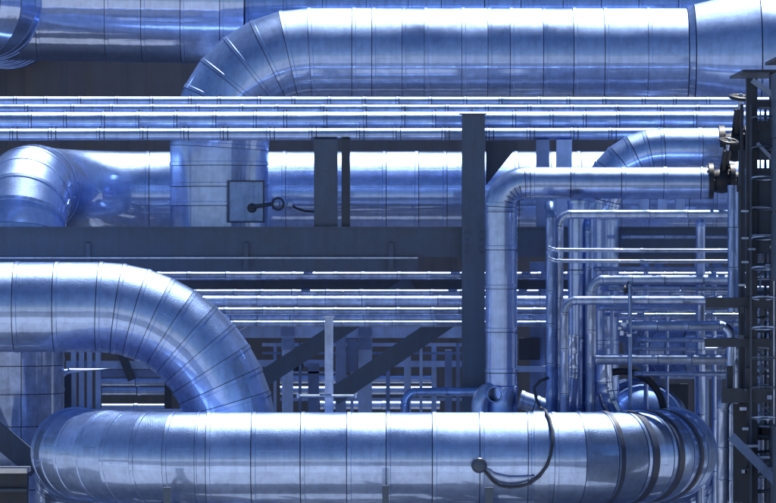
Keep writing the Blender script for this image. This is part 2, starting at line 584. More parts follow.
# gusset right of the tall column
p = fr(486, 141, YR + 0.02)
MB().add([(p.x, YR + .02, p.z), (p.x + 0.42, YR + .02, p.z), (p.x + .42, YR + .02, p.z - .1), (p.x, YR + .02, p.z - .62),
          (p.x, YR + .05, p.z), (p.x + 0.42, YR + .05, p.z), (p.x + .42, YR + .05, p.z - .1), (p.x, YR + .05, p.z - .62)],
         [(0, 3, 2, 1), (4, 5, 6, 7), (0, 1, 5, 4), (1, 2, 6, 5), (2, 3, 7, 6), (3, 0, 4, 7)]).build('gusset', DARK, rack)

# ================================================================== LARGE PIPES
# lowest foreground pipe, both ends turning back
y0 = 458.3
r0 = 46.0 * S(0)
seams = [fr(x, y0, 0) for x in (207, 252, 301, 347, 386, 432, 479, 527, 541, 556)]
main, _ = pipe('insulated_pipe', 'large foreground insulated pipe along the bottom with both ends turning away', 'pipe',
     [Vector((fr(67, 0, 0).x, 2.6, 0.0)), fr(67, y0, 0) + Vector((0, 2.6, 0)), fr(67, y0, 0), fr(680, y0, 0), fr(680, y0, 0) + Vector((0, 2.6, 0)), Vector((fr(680, 0, 0).x, 2.6, 0.0))], r0,
     [(0.75, 5, True), (1.75, 8, True), (1.72, 8, True), (0.75, 5, True)], 0.62, ALU, seg=56, seams=seams)
# repair clamp ring on it
cx = fr(533, y0, 0)
MB().lathe(cx, (1, 0, 0), [(0, r0 - 0.01), (0.002, r0 + 0.018), (0.19, r0 + 0.018), (0.192, r0 - 0.01)], 56).build('clamp_band', ALU_MATT, main, smooth=40)

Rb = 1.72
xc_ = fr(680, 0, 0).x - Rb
for deg, wd in ((24, .07), (37, .11), (49, .12), (62, .09)):  # dark rings stand in for curved shadow bands across the bend
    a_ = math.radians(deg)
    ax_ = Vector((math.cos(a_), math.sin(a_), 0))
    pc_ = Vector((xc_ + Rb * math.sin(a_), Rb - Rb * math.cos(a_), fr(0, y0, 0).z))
    MB().lathe(pc_ - ax_ * wd / 2, ax_, [(0, r0 - 0.02), (0.004, r0 + 0.014), (wd - 0.004, r0 + 0.014), (wd, r0 - 0.02)], 56).build('shadow_band', STRAP, main, smooth=40)
# elbow at left, coming from the left and turning down behind the foreground pipe
YL = 1.75
pipe('insulated_elbow_pipe', 'large insulated elbow pipe at left turning down behind the foreground pipe', 'pipe',
     [fr(-420, 307, YL), fr(232, 307, YL), Vector((fr(232, 0, YL).x, YL, 0.0))], 45.0 * S(YL),
     [(134 * S(YL), 11, True)], 0.55, ALU, seg=56, seams=[fr(x, 307, YL) for x in (-300, -200, -110, -60, -25, 15, 55, 97)] +
     [Vector((fr(232, 0, YL).x, YL, z)) for z in (0.7, 1.3, 1.9)])

# big upper elbow pipe
YU = 5.8
pipe('insulated_elbow_pipe', 'large upper insulated pipe with mitred elbow rising behind the rack and widening at right', 'pipe',
     [fr(219, 286, YU) + Vector((0, 6, 0)), fr(219, 286, YU), fr(219, 57, YU), fr(686, 57, YU)], 49.0 * S(YU),
     [(0.8, 6, True), (91 * S(YU), 7, True)], 0.45, ALU_MATT, seg=56,
     seams=[fr(x, 57, YU) for x in (352, 372, 402, 424, 461, 487, 509, 542, 572, 603, 646)] +
           [fr(219, y, YU) for y in (166, 187, 206)])
# its widening end
rw = thing('pipe_reducer', 'conical insulated pipe reducer widening to the right at top right corner', 'pipe reducer', fr(692, 130, YU))
rA, rB = 49.0 * S(YU), 68.0 * S(YU)
xs = [686.3, 693, 757, 790, 1150]
rad = [rA, rA + 0.05, rB, rB, rB]
for i in range(4):
    x0, x1 = fr(xs[i], 57, YU), fr(xs[i + 1], 57, YU)
    gp = 0.008
    L = x1.x - x0.x
    MB().lathe(x0, (1, 0, 0), [(gp, rad[i] - 0.03), (gp, rad[i] + 0.004), (gp + 0.03, rad[i] + 0.004 + (rad[i + 1] - rad[i]) * 0.03 / L),
               (L - gp, rad[i + 1]), (L - gp, rad[i + 1] - 0.03)], 56).build('jacket_section', ALU_MATT, rw, smooth=35)
MB().lathe(fr(686.3, 57, YU), (1, 0, 0), [(0, rA - 0.02), (0.1, rA + 0.02), (fr(757, 57, YU).x - fr(686.3, 57, YU).x, rB - 0.025), (5, rB - 0.025)], 32).build('insulation_core', CORE, rw, smooth=50)

# hatch with sampling branch on the upright of the elbow pipe
ru = 49.0 * S(YU)
hx0, hx1 = fr(229.5, 0, YU).x - fr(219, 0, YU).x, fr(266, 0, YU).x - fr(219, 0, YU).x
cxu = fr(219, 0, YU).x
hz1, hz0 = fr(0, 181, YU).z, fr(0, 223, YU).z
hatch = thing('inspection_hatch', 'rectangular inspection hatch box on the upright of the upper elbow pipe', 'hatch', (cxu + 0.3, YU - ru, hz0))
m = MB()
yh = YU - ru - 0.03
X0, X1 = cxu + hx0, cxu + hx1
m.box((X0 + .02, yh + .02, hz0 + .02), (X1 - .02, YU - 0.1, hz1 - .02))
m.build('cover', ALU_BLUE, hatch)
for (bx0, bz0, bx1, bz1) in ((X0, hz0, X1, hz0 + 0.025), (X0, hz1 - 0.025, X1, hz1), (X0, hz0 + .025, X0 + 0.025, hz1 - .025), (X1 - 0.025, hz0 + .025, X1, hz1 - .025)):
    MB().box((bx0, yh - 0.01, bz0), (bx1, yh + 0.1, bz1)).build('frame', STRAP, hatch)
sc_ = fr(247, 206, YU - ru)
bv = thing('sample_line', 'dark branch line with small valve and hose leaving the hatch', 'valve line', (sc_.x, yh, sc_.z - 0.1))
pA, pB = fr(252, 207, yh - 0.05), fr(272, 204, yh - 0.05)
MB().lathe(fr(252, 208, yh + .02), (0, -1, 0), [(0, .07), (.03, .07), (.04, .05), (.08, .05)], 18).build('nozzle', DARK, bv, smooth=40)
MB().tube([pA, (pA + pB) / 2, pB], 0.03, 12).build('branch', DARK, bv, smooth=50)
MB().lathe(pB, (1, 0, 0), [(0, .07), (.02, .09), (.10, .09), (.12, .06), (.2, .05), (.24, .08), (.3, .08)], 16).build('valve_body', GALV, bv, smooth=40)
MB().torus(pB + Vector((.09, -.12, 0)), (0.2, -1, 0), .085, .016, 18, 6).build('handwheel', DARK, bv, smooth=40)
MB().tube([fr(290, 204, yh - .05), fr(296, 208, yh - .05), fr(305, 211, yh - .08), fr(318, 212, yh - .1), fr(326, 214, yh - .1), fr(331, 222, yh - .1), fr(333, 235, yh - .1)], 0.018, 10).build('hose', RUBBER, bv, smooth=60)

# long pipe behind, turning towards the camera and then down at the left
Y6 = 7.6
r6 = 43.5 * S(Y6)
c6 = fr(18, 197, Y6)
e6 = Vector((fr(19, 0, 5.05).x, 5.05, fr(0, 186, 5.05).z))
pipe('insulated_pipe', 'large bright pipe running behind the rack posts and dropping at far left', 'pipe',
     [fr(1150, 195, Y6), fr(58, 195, Y6), e6, Vector((e6.x, 5.05, 0.0))], r6,
     [(1.6, 10, False), (0.9, 6, True)], 0.5, ALU, seg=48)

# highest pipe at the back left with a flanged end, and a thinner run beyond it
YT = 10.4
rt = 60 * S(YT)
pipe('insulated_pipe', 'wide shiny pipe in the top left corner with stepped end', 'pipe',
     [fr(-400, 0, YT), fr(20, 0, YT), fr(246, 4, YT)], rt, [(0.5, 2, True)], 0.52, ALU_SHINY, seg=56,
     seams=[fr(x, 2, YT) for x in (-200, -60, 40, 108, 144, 183, 222)])
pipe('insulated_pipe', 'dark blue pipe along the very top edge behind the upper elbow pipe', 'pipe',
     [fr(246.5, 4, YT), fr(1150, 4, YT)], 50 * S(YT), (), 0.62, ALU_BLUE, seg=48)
# crossing elbow in the corner
pipe('insulated_elbow_pipe', 'shiny elbow bulging in the extreme top left corner', 'pipe',
     [fr(-330, 2, YT - 1.9), fr(-18, 2, YT - 1.9), fr(-18, 2, YT - 1.9) + Vector((0, 5, 0))], 53 * S(YT), [(1.0, 6, True)], 0.5, ALU_SHINY, seg=48)

# ================================================================== LINE PIPES on top of the rack
def line_pipe(yt, yb, Y, label, mat, step_px, ph, dbl=False, x0=-420, x1=1180, lug=True, segs=18, group='small line pipes on the rack'):
    r = (yb - yt) / 2 * S(Y)
    yc = (yt + yb) / 2
    tl_ = random.uniform(-.9, .9)
    A, B = fr(x0, yc - tl_, Y), fr(x1, yc + tl_, Y)
    vis = [ph + k * step_px + random.uniform(-4, 4) for k in range(int(790 / step_px) + 1)]
    vis = [v for v in vis if x0 < v < x1]
    root, _ = pipe('line_pipe', label, 'pipe', [A, B], r, (), 1, mat, seg=segs, seams=[fr(v, yc, Y) for v in vis], gap=0.005, lip=0.003, lap=False, group=group)
    straps(root, A, B, [v + 3 for v in vis] + ([v + 7.5 for v in vis] if dbl else []), Y, r, 0.014, lug)
    return root
line_pipe(96.8, 107, YR + 1.05, 'topmost thin bright line pipe of the rack bundle', ALU_MATT, 35, 10)
line_pipe(104.6, 114.2, YR + 0.78, 'second thin line pipe from the top of the rack bundle', ALU_DULL, 42, 26, lug=False)
line_pipe(111.5, 130, YR + 0.45, 'thickest blue shaded line pipe of the rack bundle', ALU, 37, 28)
line_pipe(128.2, 140.2, YR + 0.14, 'lowest line pipe of the rack bundle with paired bands', ALU_MATT, 43, 9, dbl=True)

# ================================================================== MEDIUM PIPES at right of centre
YM = 1.9
rm = 15.8 * S(YM)
med, _ = pipe('insulated_elbow_pipe', 'medium insulated pipe with tight elbow rising behind the foreground pipe', 'pipe',
     [Vector((fr(501, 0, YM).x, YM, 0.0)), fr(501, 183, YM), fr(711, 183, YM)], rm,
     [(24 * S(YM), 8, False)], 0.6, ALU_MATT, seg=32, gap=0.006,
     seams=[fr(501, y, YM) for y in (212, 250, 289, 332, 373, 425, 480)] + [fr(x, 183, YM) for x in (530, 570, 621, 663, 700)])
# cut wedges inside the elbow
ctr = fr(525, 207, YM)
for k in range(5):
    a_ = math.radians(106 + k * 14.5)
    e = Vector((math.cos(a_), 0, math.sin(a_)))
    p1, p2 = ctr + e * 0.10, ctr + e * 0.30
    q = []
    for t in (0.0, 0.5, 1.0):
        pt = ctr + e * (0.10 + 0.20 * t)
        h = (pt - ctr).length - 24 * S(YM)
        yy = YM - math.sqrt(max(0.0, rm * rm - h * h)) - 0.003
        q.append(Vector((pt.x, yy, pt.z)))
    MB().tube(q, 0.008, 6).build('dart_seam', STRAP, med)
# cast tee at its foot
foot = thing('pipe_tee', 'pale cast tee with dark open stub just above the foreground pipe', 'pipe fitting', fr(501, 413, YM))
cF = fr(501, 405, YM)
zb = fr(0, 420, YM).z
MB().lathe(Vector((cF.x, YM, zb)), (0, 0, 1), [(0, rm * 1.22), (.06, rm * 1.16), (.14, rm * 1.04), (.30, rm * 1.02), (.40, rm * 1.10), (.46, rm * 1.10), (.48, rm * .98)], 32).build('body', ALU_MATT, foot, smooth=50)
st = fr(495, 394.5, YM - 0.36)
def ring_at(c_, rr_, dy):
    return [c_ + Vector((math.cos(2 * PI * k / 22) * rr_, dy, math.sin(2 * PI * k / 22) * rr_)) for k in range(22)]
MB().add(*loft([ring_at(st, .125, .3), ring_at(st, .118, .02), ring_at(st, .112, 0), ring_at(st, .096, 0.005), ring_at(st, .092, .2)])).build('stub', ALU_MATT, foot, smooth=50)
MB().add(*loft([ring_at(st, .0915, .01), ring_at(st, .09, .19), ring_at(st, .001, .19)])).build('bore_shade', RUBBER, foot, smooth=50)  # near-black lining colours in the shade inside the open stub
MB().tube([fr(492, 390, YM - .1), fr(486, 392, YM - .16), fr(481.5, 397, YM - .2), fr(479.5, 404, YM - .2), fr(479.5, 416, YM - .2)], 0.115, 18).build('side_elbow', GALV, foot, smooth=60)
# inclined short pipe right of it
pipe('branch_pipe', 'short inclined branch pipe beside the tee of the medium pipe', 'pipe', [fr(519, 399, 1.7), fr(552, 410, 1.7), fr(590, 430, 1.7)], 9 * S(1.7), [(0.3, 2, True)], 0.25, ALU_DULL, seg=20, lap=False)

# right-hand elbow pipe above
YE = 2.62
pipe('insulated_elbow_pipe', 'insulated elbow pipe at upper right dropping behind the small pipe rack', 'pipe',
     [fr(722, 149, YE), fr(598, 149, YE), Vector((fr(598, 0, YE).x, YE, 0.0))], 21 * S(YE), [(66 * S(YE), 7, True)], 0.5, ALU, seg=36,
     seams=[fr(x, 149, YE) for x in (702, 655)] + [fr(598, y, YE) for y in (285, 340, 372, 390)])
pipe('riser_pipe', 'upright pale riser pipe between the thin risers at right of centre', 'pipe',
     [fr(576.5, 200, 1.62), Vector((fr(576.5, 0, 1.62).x, 1.62, 0.0))], 8.6 * S(1.62), (), 0.9, ALU_MATT, seg=24, lap=False)

# ================================================================== SMALL PIPES at right
def small(label, pts, rpx, Y, mat=GALV, bends=((0.16, 6, False),) * 6, step=0.5, name='small_pipe', segs=16, bands=True, cat='pipe'):
    root, P = pipe(name, label, cat, pts, rpx * S(Y), bends, step, mat, seg=segs, gap=0.004, lip=0.003, lap=False, group=None)
    return root
def down(px, Y, z=0.0):
    return Vector((fr(px, 0, Y).x, Y, z))
small('uppermost small horizontal pipe turning down at its left end', [fr(733, 214.5, 1.42), fr(559, 214.5, 1.42), down(559, 1.42)], 4.6, 1.42)
small('upright blue pipe left of the small pipe bundle, curved away at top', [fr(551, 206, 1.3) + Vector((0, .5, .0)), fr(551, 206, 1.3), down(551, 1.3)], 5.2, 1.3, ALU_BLUE)
small('second small horizontal pipe, turning down near the pale riser', [fr(733, 280, 1.25), fr(591, 280, 1.25), down(591, 1.25)], 5.2, 1.25)
small('small horizontal pipe behind the second one, turning down at left', [fr(722, 300.5, .92), fr(564.5, 300.5, .92), down(564.5, .92)], 4.4, .92, ALU_DULL)
small('small pipe turning down at its right end below mid height', [fr(622, 326, .84), fr(731, 326, .84), down(731, .84)], 5.0, .84, ALU_MATT)
small('lowest small horizontal pipe turning down at its right end', [fr(595, 359.5, .86), fr(737, 359.5, .86), down(737, .86)], 5.2, .86, GALV)
small('upper of two thin tubes crossing at right', [fr(548, 247.5, 0.95), fr(556, 250, 0.95), fr(640, 250.5, 0.95), fr(733, 250.5, 0.95)], 1.9, 0.95, GALV, bends=((0.08, 3, False),) * 2, step=2)
small('lower of two thin tubes crossing at right', [fr(548, 258.5, 0.95), fr(556, 261, 0.95), fr(640, 261.5, 0.95), fr(733, 261.5, 0.95)], 1.9, 0.95, GALV, bends=((0.08, 3, False),) * 2, step=2)
small('thin bright tube just above the second small horizontal pipe behind', [fr(608, 288.6, 1.8), fr(900, 288.6, 1.8)], 2.4, 1.8, GALV, step=1)
small('thin upright riser with elbow top behind the uppermost small pipe', [fr(588, 219, 1.55) + Vector((0, .4, 0)), fr(588, 219, 1.55), down(588, 1.55)], 3.6, 1.55, ALU_BLUE)
small('thin dark upright tube between the lower small pipes', [fr(630, 284, 0.75), down(630, 0.75)], 2.0, 0.75, ALU_BLUE, step=2)
small('upright pipe with domed cap right of centre', [fr(700.5, 226, 1.9), down(700.5, 1.9)], 4.8, 1.9, ALU_MATT, step=0.9)
capo = MB().lathe(fr(700.5, 227, 1.9), (0, 0, 1), [(0, 5.4 * S(1.9)), (.05, 5.4 * S(1.9)), (.09, 4.0 * S(1.9)), (.11, 1.5 * S(1.9))], 16)
dc = capo.build('domed_cap', ALU_MATT, None, smooth=60, origin=fr(700.5, 227, 1.9))
tag(dc, 'bright domed cap on the upright pipe right of centre', 'pipe cap')
small('upright blue pipe beside the dark tower below the handwheel valve', [fr(733, 185, 0.35), down(733, 0.35, fr(0, 312, .35).z)], 5.4, 0.35, ALU_BLUE, step=0.55)
small('upright pipe at lower right in front of the foreground pipe end', [fr(760, 396, -1.2), fr(723, 396, -1.2), down(723, -1.2)], 6.2, -1.2, ALU_DULL, step=0.5)
words = ('first', 'second', 'third', 'fourth', 'fifth', 'sixth', 'seventh')
for k, (y_, x0_, x1_, rp_, YY, mt) in enumerate(((237, 624, 740, 1.6, 2.15, GALV), (269, 596, 742, 2.2, 2.1, ALU_DULL), (308, 600, 742, 2.6, 2.0, ALU_MATT), (315, 612, 742, 1.8, 2.15, GALV), (340, 640, 742, 2.2, 1.5, ALU_MATT), (349, 636, 742, 1.8, 1.9, GALV), (374, 636, 742, 2.4, 1.45, ALU_MATT))):
    small('%s from the top of seven thin tubes crossing behind the small pipes' % words[k], [fr(x0_, y_, YY) + Vector((0, .3, 0)), fr(x0_, y_, YY), fr(x1_, y_, YY)], rp_, YY, mt, bends=((.08, 4, False),), step=.6, segs=12, name='thin_tube')
for k, (x_, y_, rp_, YY) in enumerate(((612, 290, 2.0, 2.05), (646, 262, 2.4, 2.3), (667, 300, 1.8, 2.3), (714, 270, 2.6, 2.3))):
    small('%s from the left of four thin risers behind the small pipes' % words[k], [fr(x_, y_, YY) + Vector((0, .3, 0)), fr(x_, y_, YY), down(x_, YY)], rp_, YY, ALU_MATT, bends=((.08, 4, False),), step=.7, segs=12, name='thin_riser')
# little clips on the left of the lower small pipe
cl = thing('pipe_clamp', 'bright clamp hardware at the left end of the mid height small pipe', 'clamp', fr(624, 336, .78))
for (dx, dy, w_, h_) in ((-3, -5, 6, 3), (-4, 3, 4, 5), (2, -8, 3, 4), (3, 6, 5, 3), (-6, -1, 4, 3)):
    p = fr(624 + dx, 328 + dy, 0.62)
    MB().box((p.x, .62, p.z - h_ * .012), (p.x + w_ * .012, .74, p.z)).build('clamp_piece', GALV, cl)

# ================================================================== INSTRUMENT on the foreground pipe
yp = -r0
probe = thing('temperature_probe', 'round dark temperature probe head on the front of the foreground pipe', 'probe', fr(479, 472, yp))
pc = fr(479, 465, yp)
MB().lathe(pc + Vector((0, .05, 0)), (0, -1, 0), [(0, .05), (.06, .05), (.07, .10), (.17, .105), (.19, .09)], 24).build('head', STRAP, probe, smooth=40)
MB().lathe(pc + Vector((0, -.14, 0)), (0, -1, 0), [(0, .075), (.012, .075), (.02, .06)], 24).build('lid', SLATE, probe, smooth=40)
def on_pipe(px, py, lift=0.03):
    p = fr(px, py, -r0 * .8)
    dz = p.z - fr(0, y0, 0).z
    rr_ = r0 + lift
    return Vector((p.x, -math.sqrt(max(0.0, rr_ * rr_ - dz * dz)), p.z))
pts = [(484, 470), (488, 475), (493, 481), (500, 485.5), (510, 487), (520, 486), (530, 483), (539, 476), (546, 466), (550, 455), (552, 443), (552, 430), (550, 419), (547, 413.5), (544, 411)]
P_ = [pc + Vector((.05, -.1, -.05))] + [on_pipe(*q, lift=.05) for q in pts[:-1]] + [Vector((fr(546, 0, 0).x, .05, fr(0, 411, 0).z)), Vector((fr(541, 0, 0).x, .5, fr(0, 409, 0).z)), fr(536, 398, .7), fr(534, 388, .75), fr(540, 381, .8), fr(548, 378, 1.0)]
cab = MB().tube(P_, 0.021, 10).build('cable', DARK, None, smooth=60, origin=P_[3])
tag(cab, 'thick dark cable looping over the foreground pipe to the probe', 'cable')
pts2 = [(486, 468), (495, 474), (508, 477), (522, 477), (534, 476)]
MB().tube([on_pipe(*q, lift=.025) for q in pts2], 0.012, 8).build('capillary', GALV, probe, smooth=60)

# ================================================================== STANCHIONS in front
for px, py, w, lab in ((167, 487.5, 7.5, 'short grey post end in front of the foreground pipe, leftmost of three'),
                       (385.5, 485.5, 6.5, 'short grey post end in front of the foreground pipe, middle of three'),
                       (489, 487.5, 8.5, 'short grey post end in front of the foreground pipe, below the probe')):
    Yp = -1.1
    t = thing('stanchion', lab, 'post', (fr(px, 0, Yp).x, Yp, 0), 'posts in front of the foreground pipe')
    p = fr(px, py, Yp)
    hw = w / 2 * S(Yp)
    MB().box((p.x - hw, Yp - .045, 0.06), (p.x + hw, Yp + .045, p.z)).build('upright', SLATE, t)
    MB().box((p.x - hw * 2.2, Yp - .11, 0.0), (p.x + hw * 2.2, Yp + .11, .06)).build('base_plate', SLATE, t)
    MB().box((p.x - hw * .5, Yp + .045, p.z - .32), (p.x + hw * .5, -.5, p.z - .24)).build('bracket', SLATE, t)
for px, lab in ((167, 'concrete and steel cradle under the foreground pipe, left one'), (489, 'concrete and steel cradle under the foreground pipe, right one')):
    x = fr(px, 0, 0).x
    zc = fr(0, y0, 0).z - r0
    t = thing('pipe_support', lab, 'pipe support', (x, 0, 0), 'cradles under the foreground pipe')
    MB().box((x - .13, -.4, 0), (x + .13, .4, zc - .35)).build('plinth', CONC, t)
    MB().box((x - .06, -.3, zc - .35), (x + .06, .3, zc + .03)).build('saddle', GALV, t)

# ================================================================== MIDDLE BACKGROUND: pipes and frames below the beam
def bg_pipe(y, rpx, Y, label, mat, x0=-420, x1=1180, step=.48, segs=16, jit=.2):
    r_, _ = pipe('line_pipe', label, 'pipe', [fr(x0, y, Y), fr(x1, y, Y)], rpx * S(Y), (), step, mat, seg=segs, gap=.004, lip=.003, lap=False, jit=jit, group='line pipes below the beam')
    return r_
bg_pipe(275.5, 3.6, 3.45, 'first thin blue line pipe just under the long beam', ALU_DULL)
bg_pipe(292.8, 3.2, 3.5, 'second thin line pipe under the long beam', ALU_DULL)
bg_pipe(301.0, 5.2, 3.82, 'third, pale mottled line pipe under the long beam', GALV)
bg_pipe(311.3, 3.8, 3.55, 'fourth line pipe under the long beam, mid blue', ALU_DULL)
bg_pipe(318.4, 4.4, 3.86, 'fifth line pipe under the long beam, set farther back', ALU_DULL)
bg_pipe(323.8, 3.0, 3.6, 'lowest thin line pipe under the long beam', ALU_DULL)

tray = thing('cable_tray', 'dark flat cable tray running between the thin line pipes under the beam', 'cable tray', fr(300, 290, 4.7))
box_px('side_rail', -420, 280, 1180, 289, 4.55, .02, DARK, tray)
MB().box((fr(-420, 0, 4.7).x, 4.57, fr(0, 289, 4.7).z), (fr(1180, 0, 4.7).x, 4.95, fr(0, 289, 4.7).z + .01)).build('base', DARK, tray)
box_px('side_rail', -420, 280, 1180, 289, 4.95, .02, DARK, tray)
frm = thing('support_frame', 'light blue steel frame with dark diagonal braces behind the lower pipes', 'steel frame', (fr(340, 0, 6.8).x, 6.8, 0))
box_px('beam', 150, 327, 470, 338, 6.75, .16, LTBLUE, frm)
for x0, x1, y1, mt, YY in ((282, 293, 338, LTBLUE, 6.8), (308, 319, 364, MIDBLUE, 7.6), (335.5, 346, 334, MIDBLUE, 6.3), (358, 372, 338, LTBLUE, 6.8), (404, 411, 338, LTBLUE, 7.4), (445, 452, 350, MIDBLUE, 7.4)):
    column(x0, x1, y1, YY, .15, mt, frm)
def brace(p0, p1, wpx, Y, mat, parent, name='brace', th=.12):
    a, b = fr(*p0, Y), fr(*p1, Y)
    d = (b - a).normalized()
    up = Vector((-d.z, 0, d.x))
    return MB().bar(a, b, th, wpx * S(Y), up=up).build(name, mat, parent)
brace((252, 386), (412, 283), 17, 4.58, SLATE, frm)
brace((333, 397), (467, 307), 18, 4.58, SLATE, frm)
box_px('beam', 250, 360, 330, 367, 7.9, .12, LTBLUE, frm)
box_px('beam', 384, 361, 470, 367, 7.9, .12, LTBLUE, frm)
for x, y in ((297, 369), (300, 366), (312, 368)):
    p = fr(x, y, 7.85)
    MB().lathe(p, (0, -1, 0), [(0, .06), (.05, .06)], 10).build('bolt', DARK, frm)
for y0_, y1_, x0_, x1_, YY, mt in ((343, 346.5, 262, 470, 7.2, LTBLUE), (352, 354.5, 262, 470, 7.7, MIDBLUE), (398, 401, 280, 470, 8.3, LTBLUE), (371.5, 373.5, 262, 340, 7.6, LTBLUE)):
    box_px('rail', x0_, y0_, x1_, y1_, YY, .05, mt, frm)
for x_, w_, y_, YY, mt in ((300, 3, 343, 7.06, MIDBLUE), (352, 3, 343, 7.07, LTBLUE), (388, 4, 352, 7.78, MIDBLUE), (421, 3, 343, 7.065, LTBLUE), (434, 5, 343, 8.1, LTBLUE), (458, 4, 343, 7.075, MIDBLUE), (275, 3, 343, 8.11, LTBLUE)):
    column(x_ - w_ / 2, x_ + w_ / 2, y_, YY, .05, mt, frm, 'post')
for x_, y_ in ((288, 331), (365, 331), (288, 345), (365, 345), (407, 345)):
    p = fr(x_, y_, 6.73)
    MB().box((p.x - .1, 6.69, p.z - .07), (p.x + .1, 6.715, p.z + .07)).build('plate', MIDBLUE, frm)
box_px('gusset', 347, 339, 357, 372, 6.6, .02, MIDBLUE, frm)
# pale rows seen through the frame: low pipes far back
for y, x0, x1, k, YY in ((379.5, 300, 434, 'upper', 8.9), (390.5, 300, 432, 'middle', 9.4), (405.5, 340, 440, 'lower', 10.0)):
    pipe('low_pipe', 'sunlit low pipe far behind the lower frame, %s of three' % k, 'pipe', [fr(x0 - 20, y, YY), fr(x1, y, YY)], 4.2 * S(YY), (), 1.0, ALU_MATT, seg=14, gap=.005, lap=False, group='low pipes far behind')
small('blue pipe at low centre turning down beside the medium pipe', [fr(482, 392, 2.2), fr(405, 392, 2.2), down(405, 2.2)], 4.4, 2.2, ALU_BLUE)
# pale post with crossbar
post = thing('guard_post', 'pale upright post with thin crossbar behind the foreground pipe', 'post', (fr(329, 0, 1.7).x, 1.7, 0))
p = fr(329, 317.5, 1.7)
MB().box((p.x - .058, 1.66, 0), (p.x + .058, 1.78, p.z)).build('upright', ALU_DULL, post)
MB().box((p.x - .075, 1.64, p.z), (p.x + .075, 1.80, p.z + .02)).build('cap', GALV, post)
c1, c2 = fr(298, 396, 1.62), fr(356, 396, 1.62)
MB().cyl(c1, c2, .018, 8).build('crossbar', GALV, post, smooth=50)
for t in (c1, c2):
    MB().cyl(t - Vector((0, 0, .03)), t + Vector((0, 0, .03)), .03, 8).build('end_knob', GALV, post, smooth=50)

# left, under the elbow
vessel = thing('vessel', 'pale upright clad vessel at lower left behind the elbow pipe', 'vessel', (fr(8, 0, 4.8).x, 4.8, 0))
cv = fr(8, 0, 4.8).x
rv = 56 * S(4.8)
zs = [0.0, 1.0, 1.6, fr(0, 425, 4.8).z, fr(0, 393, 4.8).z, fr(0, 365, 4.8).z, fr(0, 332, 4.8).z]
for z0, z1 in zip(zs[:-1], zs[1:]):
    for k in range(10):
        a0, a1 = 2 * PI * k / 10 + .012, 2 * PI * (k + 1) / 10 - .003
        v, f = [], []
        n = 6
        for i in range(n + 1):
            a_ = a0 + (a1 - a0) * i / n
            for rr_, z in ((rv - .02, z0 + .006), (rv, z0 + .006), (rv, z1 - .006), (rv - .02, z1 - .006)):
                v.append((cv + rr_ * math.cos(a_), 4.8 + rr_ * math.sin(a_), z))
        for i in range(n):
            for q in range(3):
                f.append((i * 4 + q, i * 4 + q + 4, i * 4 + q + 5, i * 4 + q + 1))
        f += [(0, 1, 2, 3), (n * 4 + 3, n * 4 + 2, n * 4 + 1, n * 4)]
        mesh_obj('cladding_panel', v, f, ALU_DULL, vessel, smooth=35)
MB().lathe(Vector((cv, 4.8, 0)), (0, 0, 1), [(0, rv - .015), (zs[-1], rv - .015), (zs[-1] + .05, rv * .7)], 40).build('shell', CORE, vessel, smooth=40)

lf = thing('ladder_frame', 'light blue upright frame with crossbars under the left elbow', 'steel frame', (fr(90, 0, 6.2).x, 6.2, 0))
for x in (73.5, 81.5, 89.5, 98):
    column(x - 2.6, x + 2.6, 348, 6.2, .07, LTBLUE, lf, 'upright')
box_px('crossbar', 66, 361, 180, 369, 6.27, .06, LTBLUE, lf)
box_px('crossbar', 66, 346, 180, 353, 6.27, .06, MIDBLUE, lf)
box_px('base_rail', 66, 409, 190, 416, 6.1, .08, LTBLUE, lf)
box_px('crossbar', 98, 370, 176, 377, 6.27, .06, MIDBLUE, lf)
brace((116, 340), (132, 380), 8, 6.19, DARK, lf, th=.05)
box_px('upright', 62, 372, 71, 424, 6.0, .1, DARK, lf)
small('thin upright bright tube beside the pale vessel', [fr(61, 371, 5.2) + Vector((.12, 0, 0)), fr(60, 371, 5.2), down(60, 5.2)], 2.6, 5.2, ALU_MATT, step=.6)
for y, rp, k, YY in ((382, 3.8, 'upper', 8.5), (391, 4.0, 'middle', 9.0), (407.5, 3.8, 'lower', 9.6)):
    pipe('low_pipe', 'bright low pipe seen under the left elbow, %s of three' % k, 'pipe', [fr(98, y, YY), fr(170, y, YY)], rp * S(YY), (), .5, ALU_MATT, seg=16, gap=.006, lap=False, group='low pipes under the left elbow')
box_px('end_plate', 164.5, 372, 171, 412, 7.5, .3, DARK, lf)
box_px('end_plate', 97, 386, 100.5, 412, 7.5, .3, DARK, lf)

# bottom left corner steelwork
bl = thing('corner_steelwork', 'dark diagonal beam with pale ledge in the bottom left corner', 'steel beam', (fr(0, 0, 1.9).x - .3, 1.9, 0))
brace((-40, 404), (38, 468), 22, 3.3, SLATE, bl, 'diagonal_beam', th=.2)
box_px('ledge', -60, 468.5, 27, 473.5, 1.75, .6, SUNLIT_WHITE, bl)  # white colour stands in for sunlight that misses the ledge
box_px('beam', -60, 473.8, 27, 560, 1.95, .3, DARK, bl)
box_px('lower_flange', -60, 489, 27, 492, 1.86, .08, SLATE, bl)

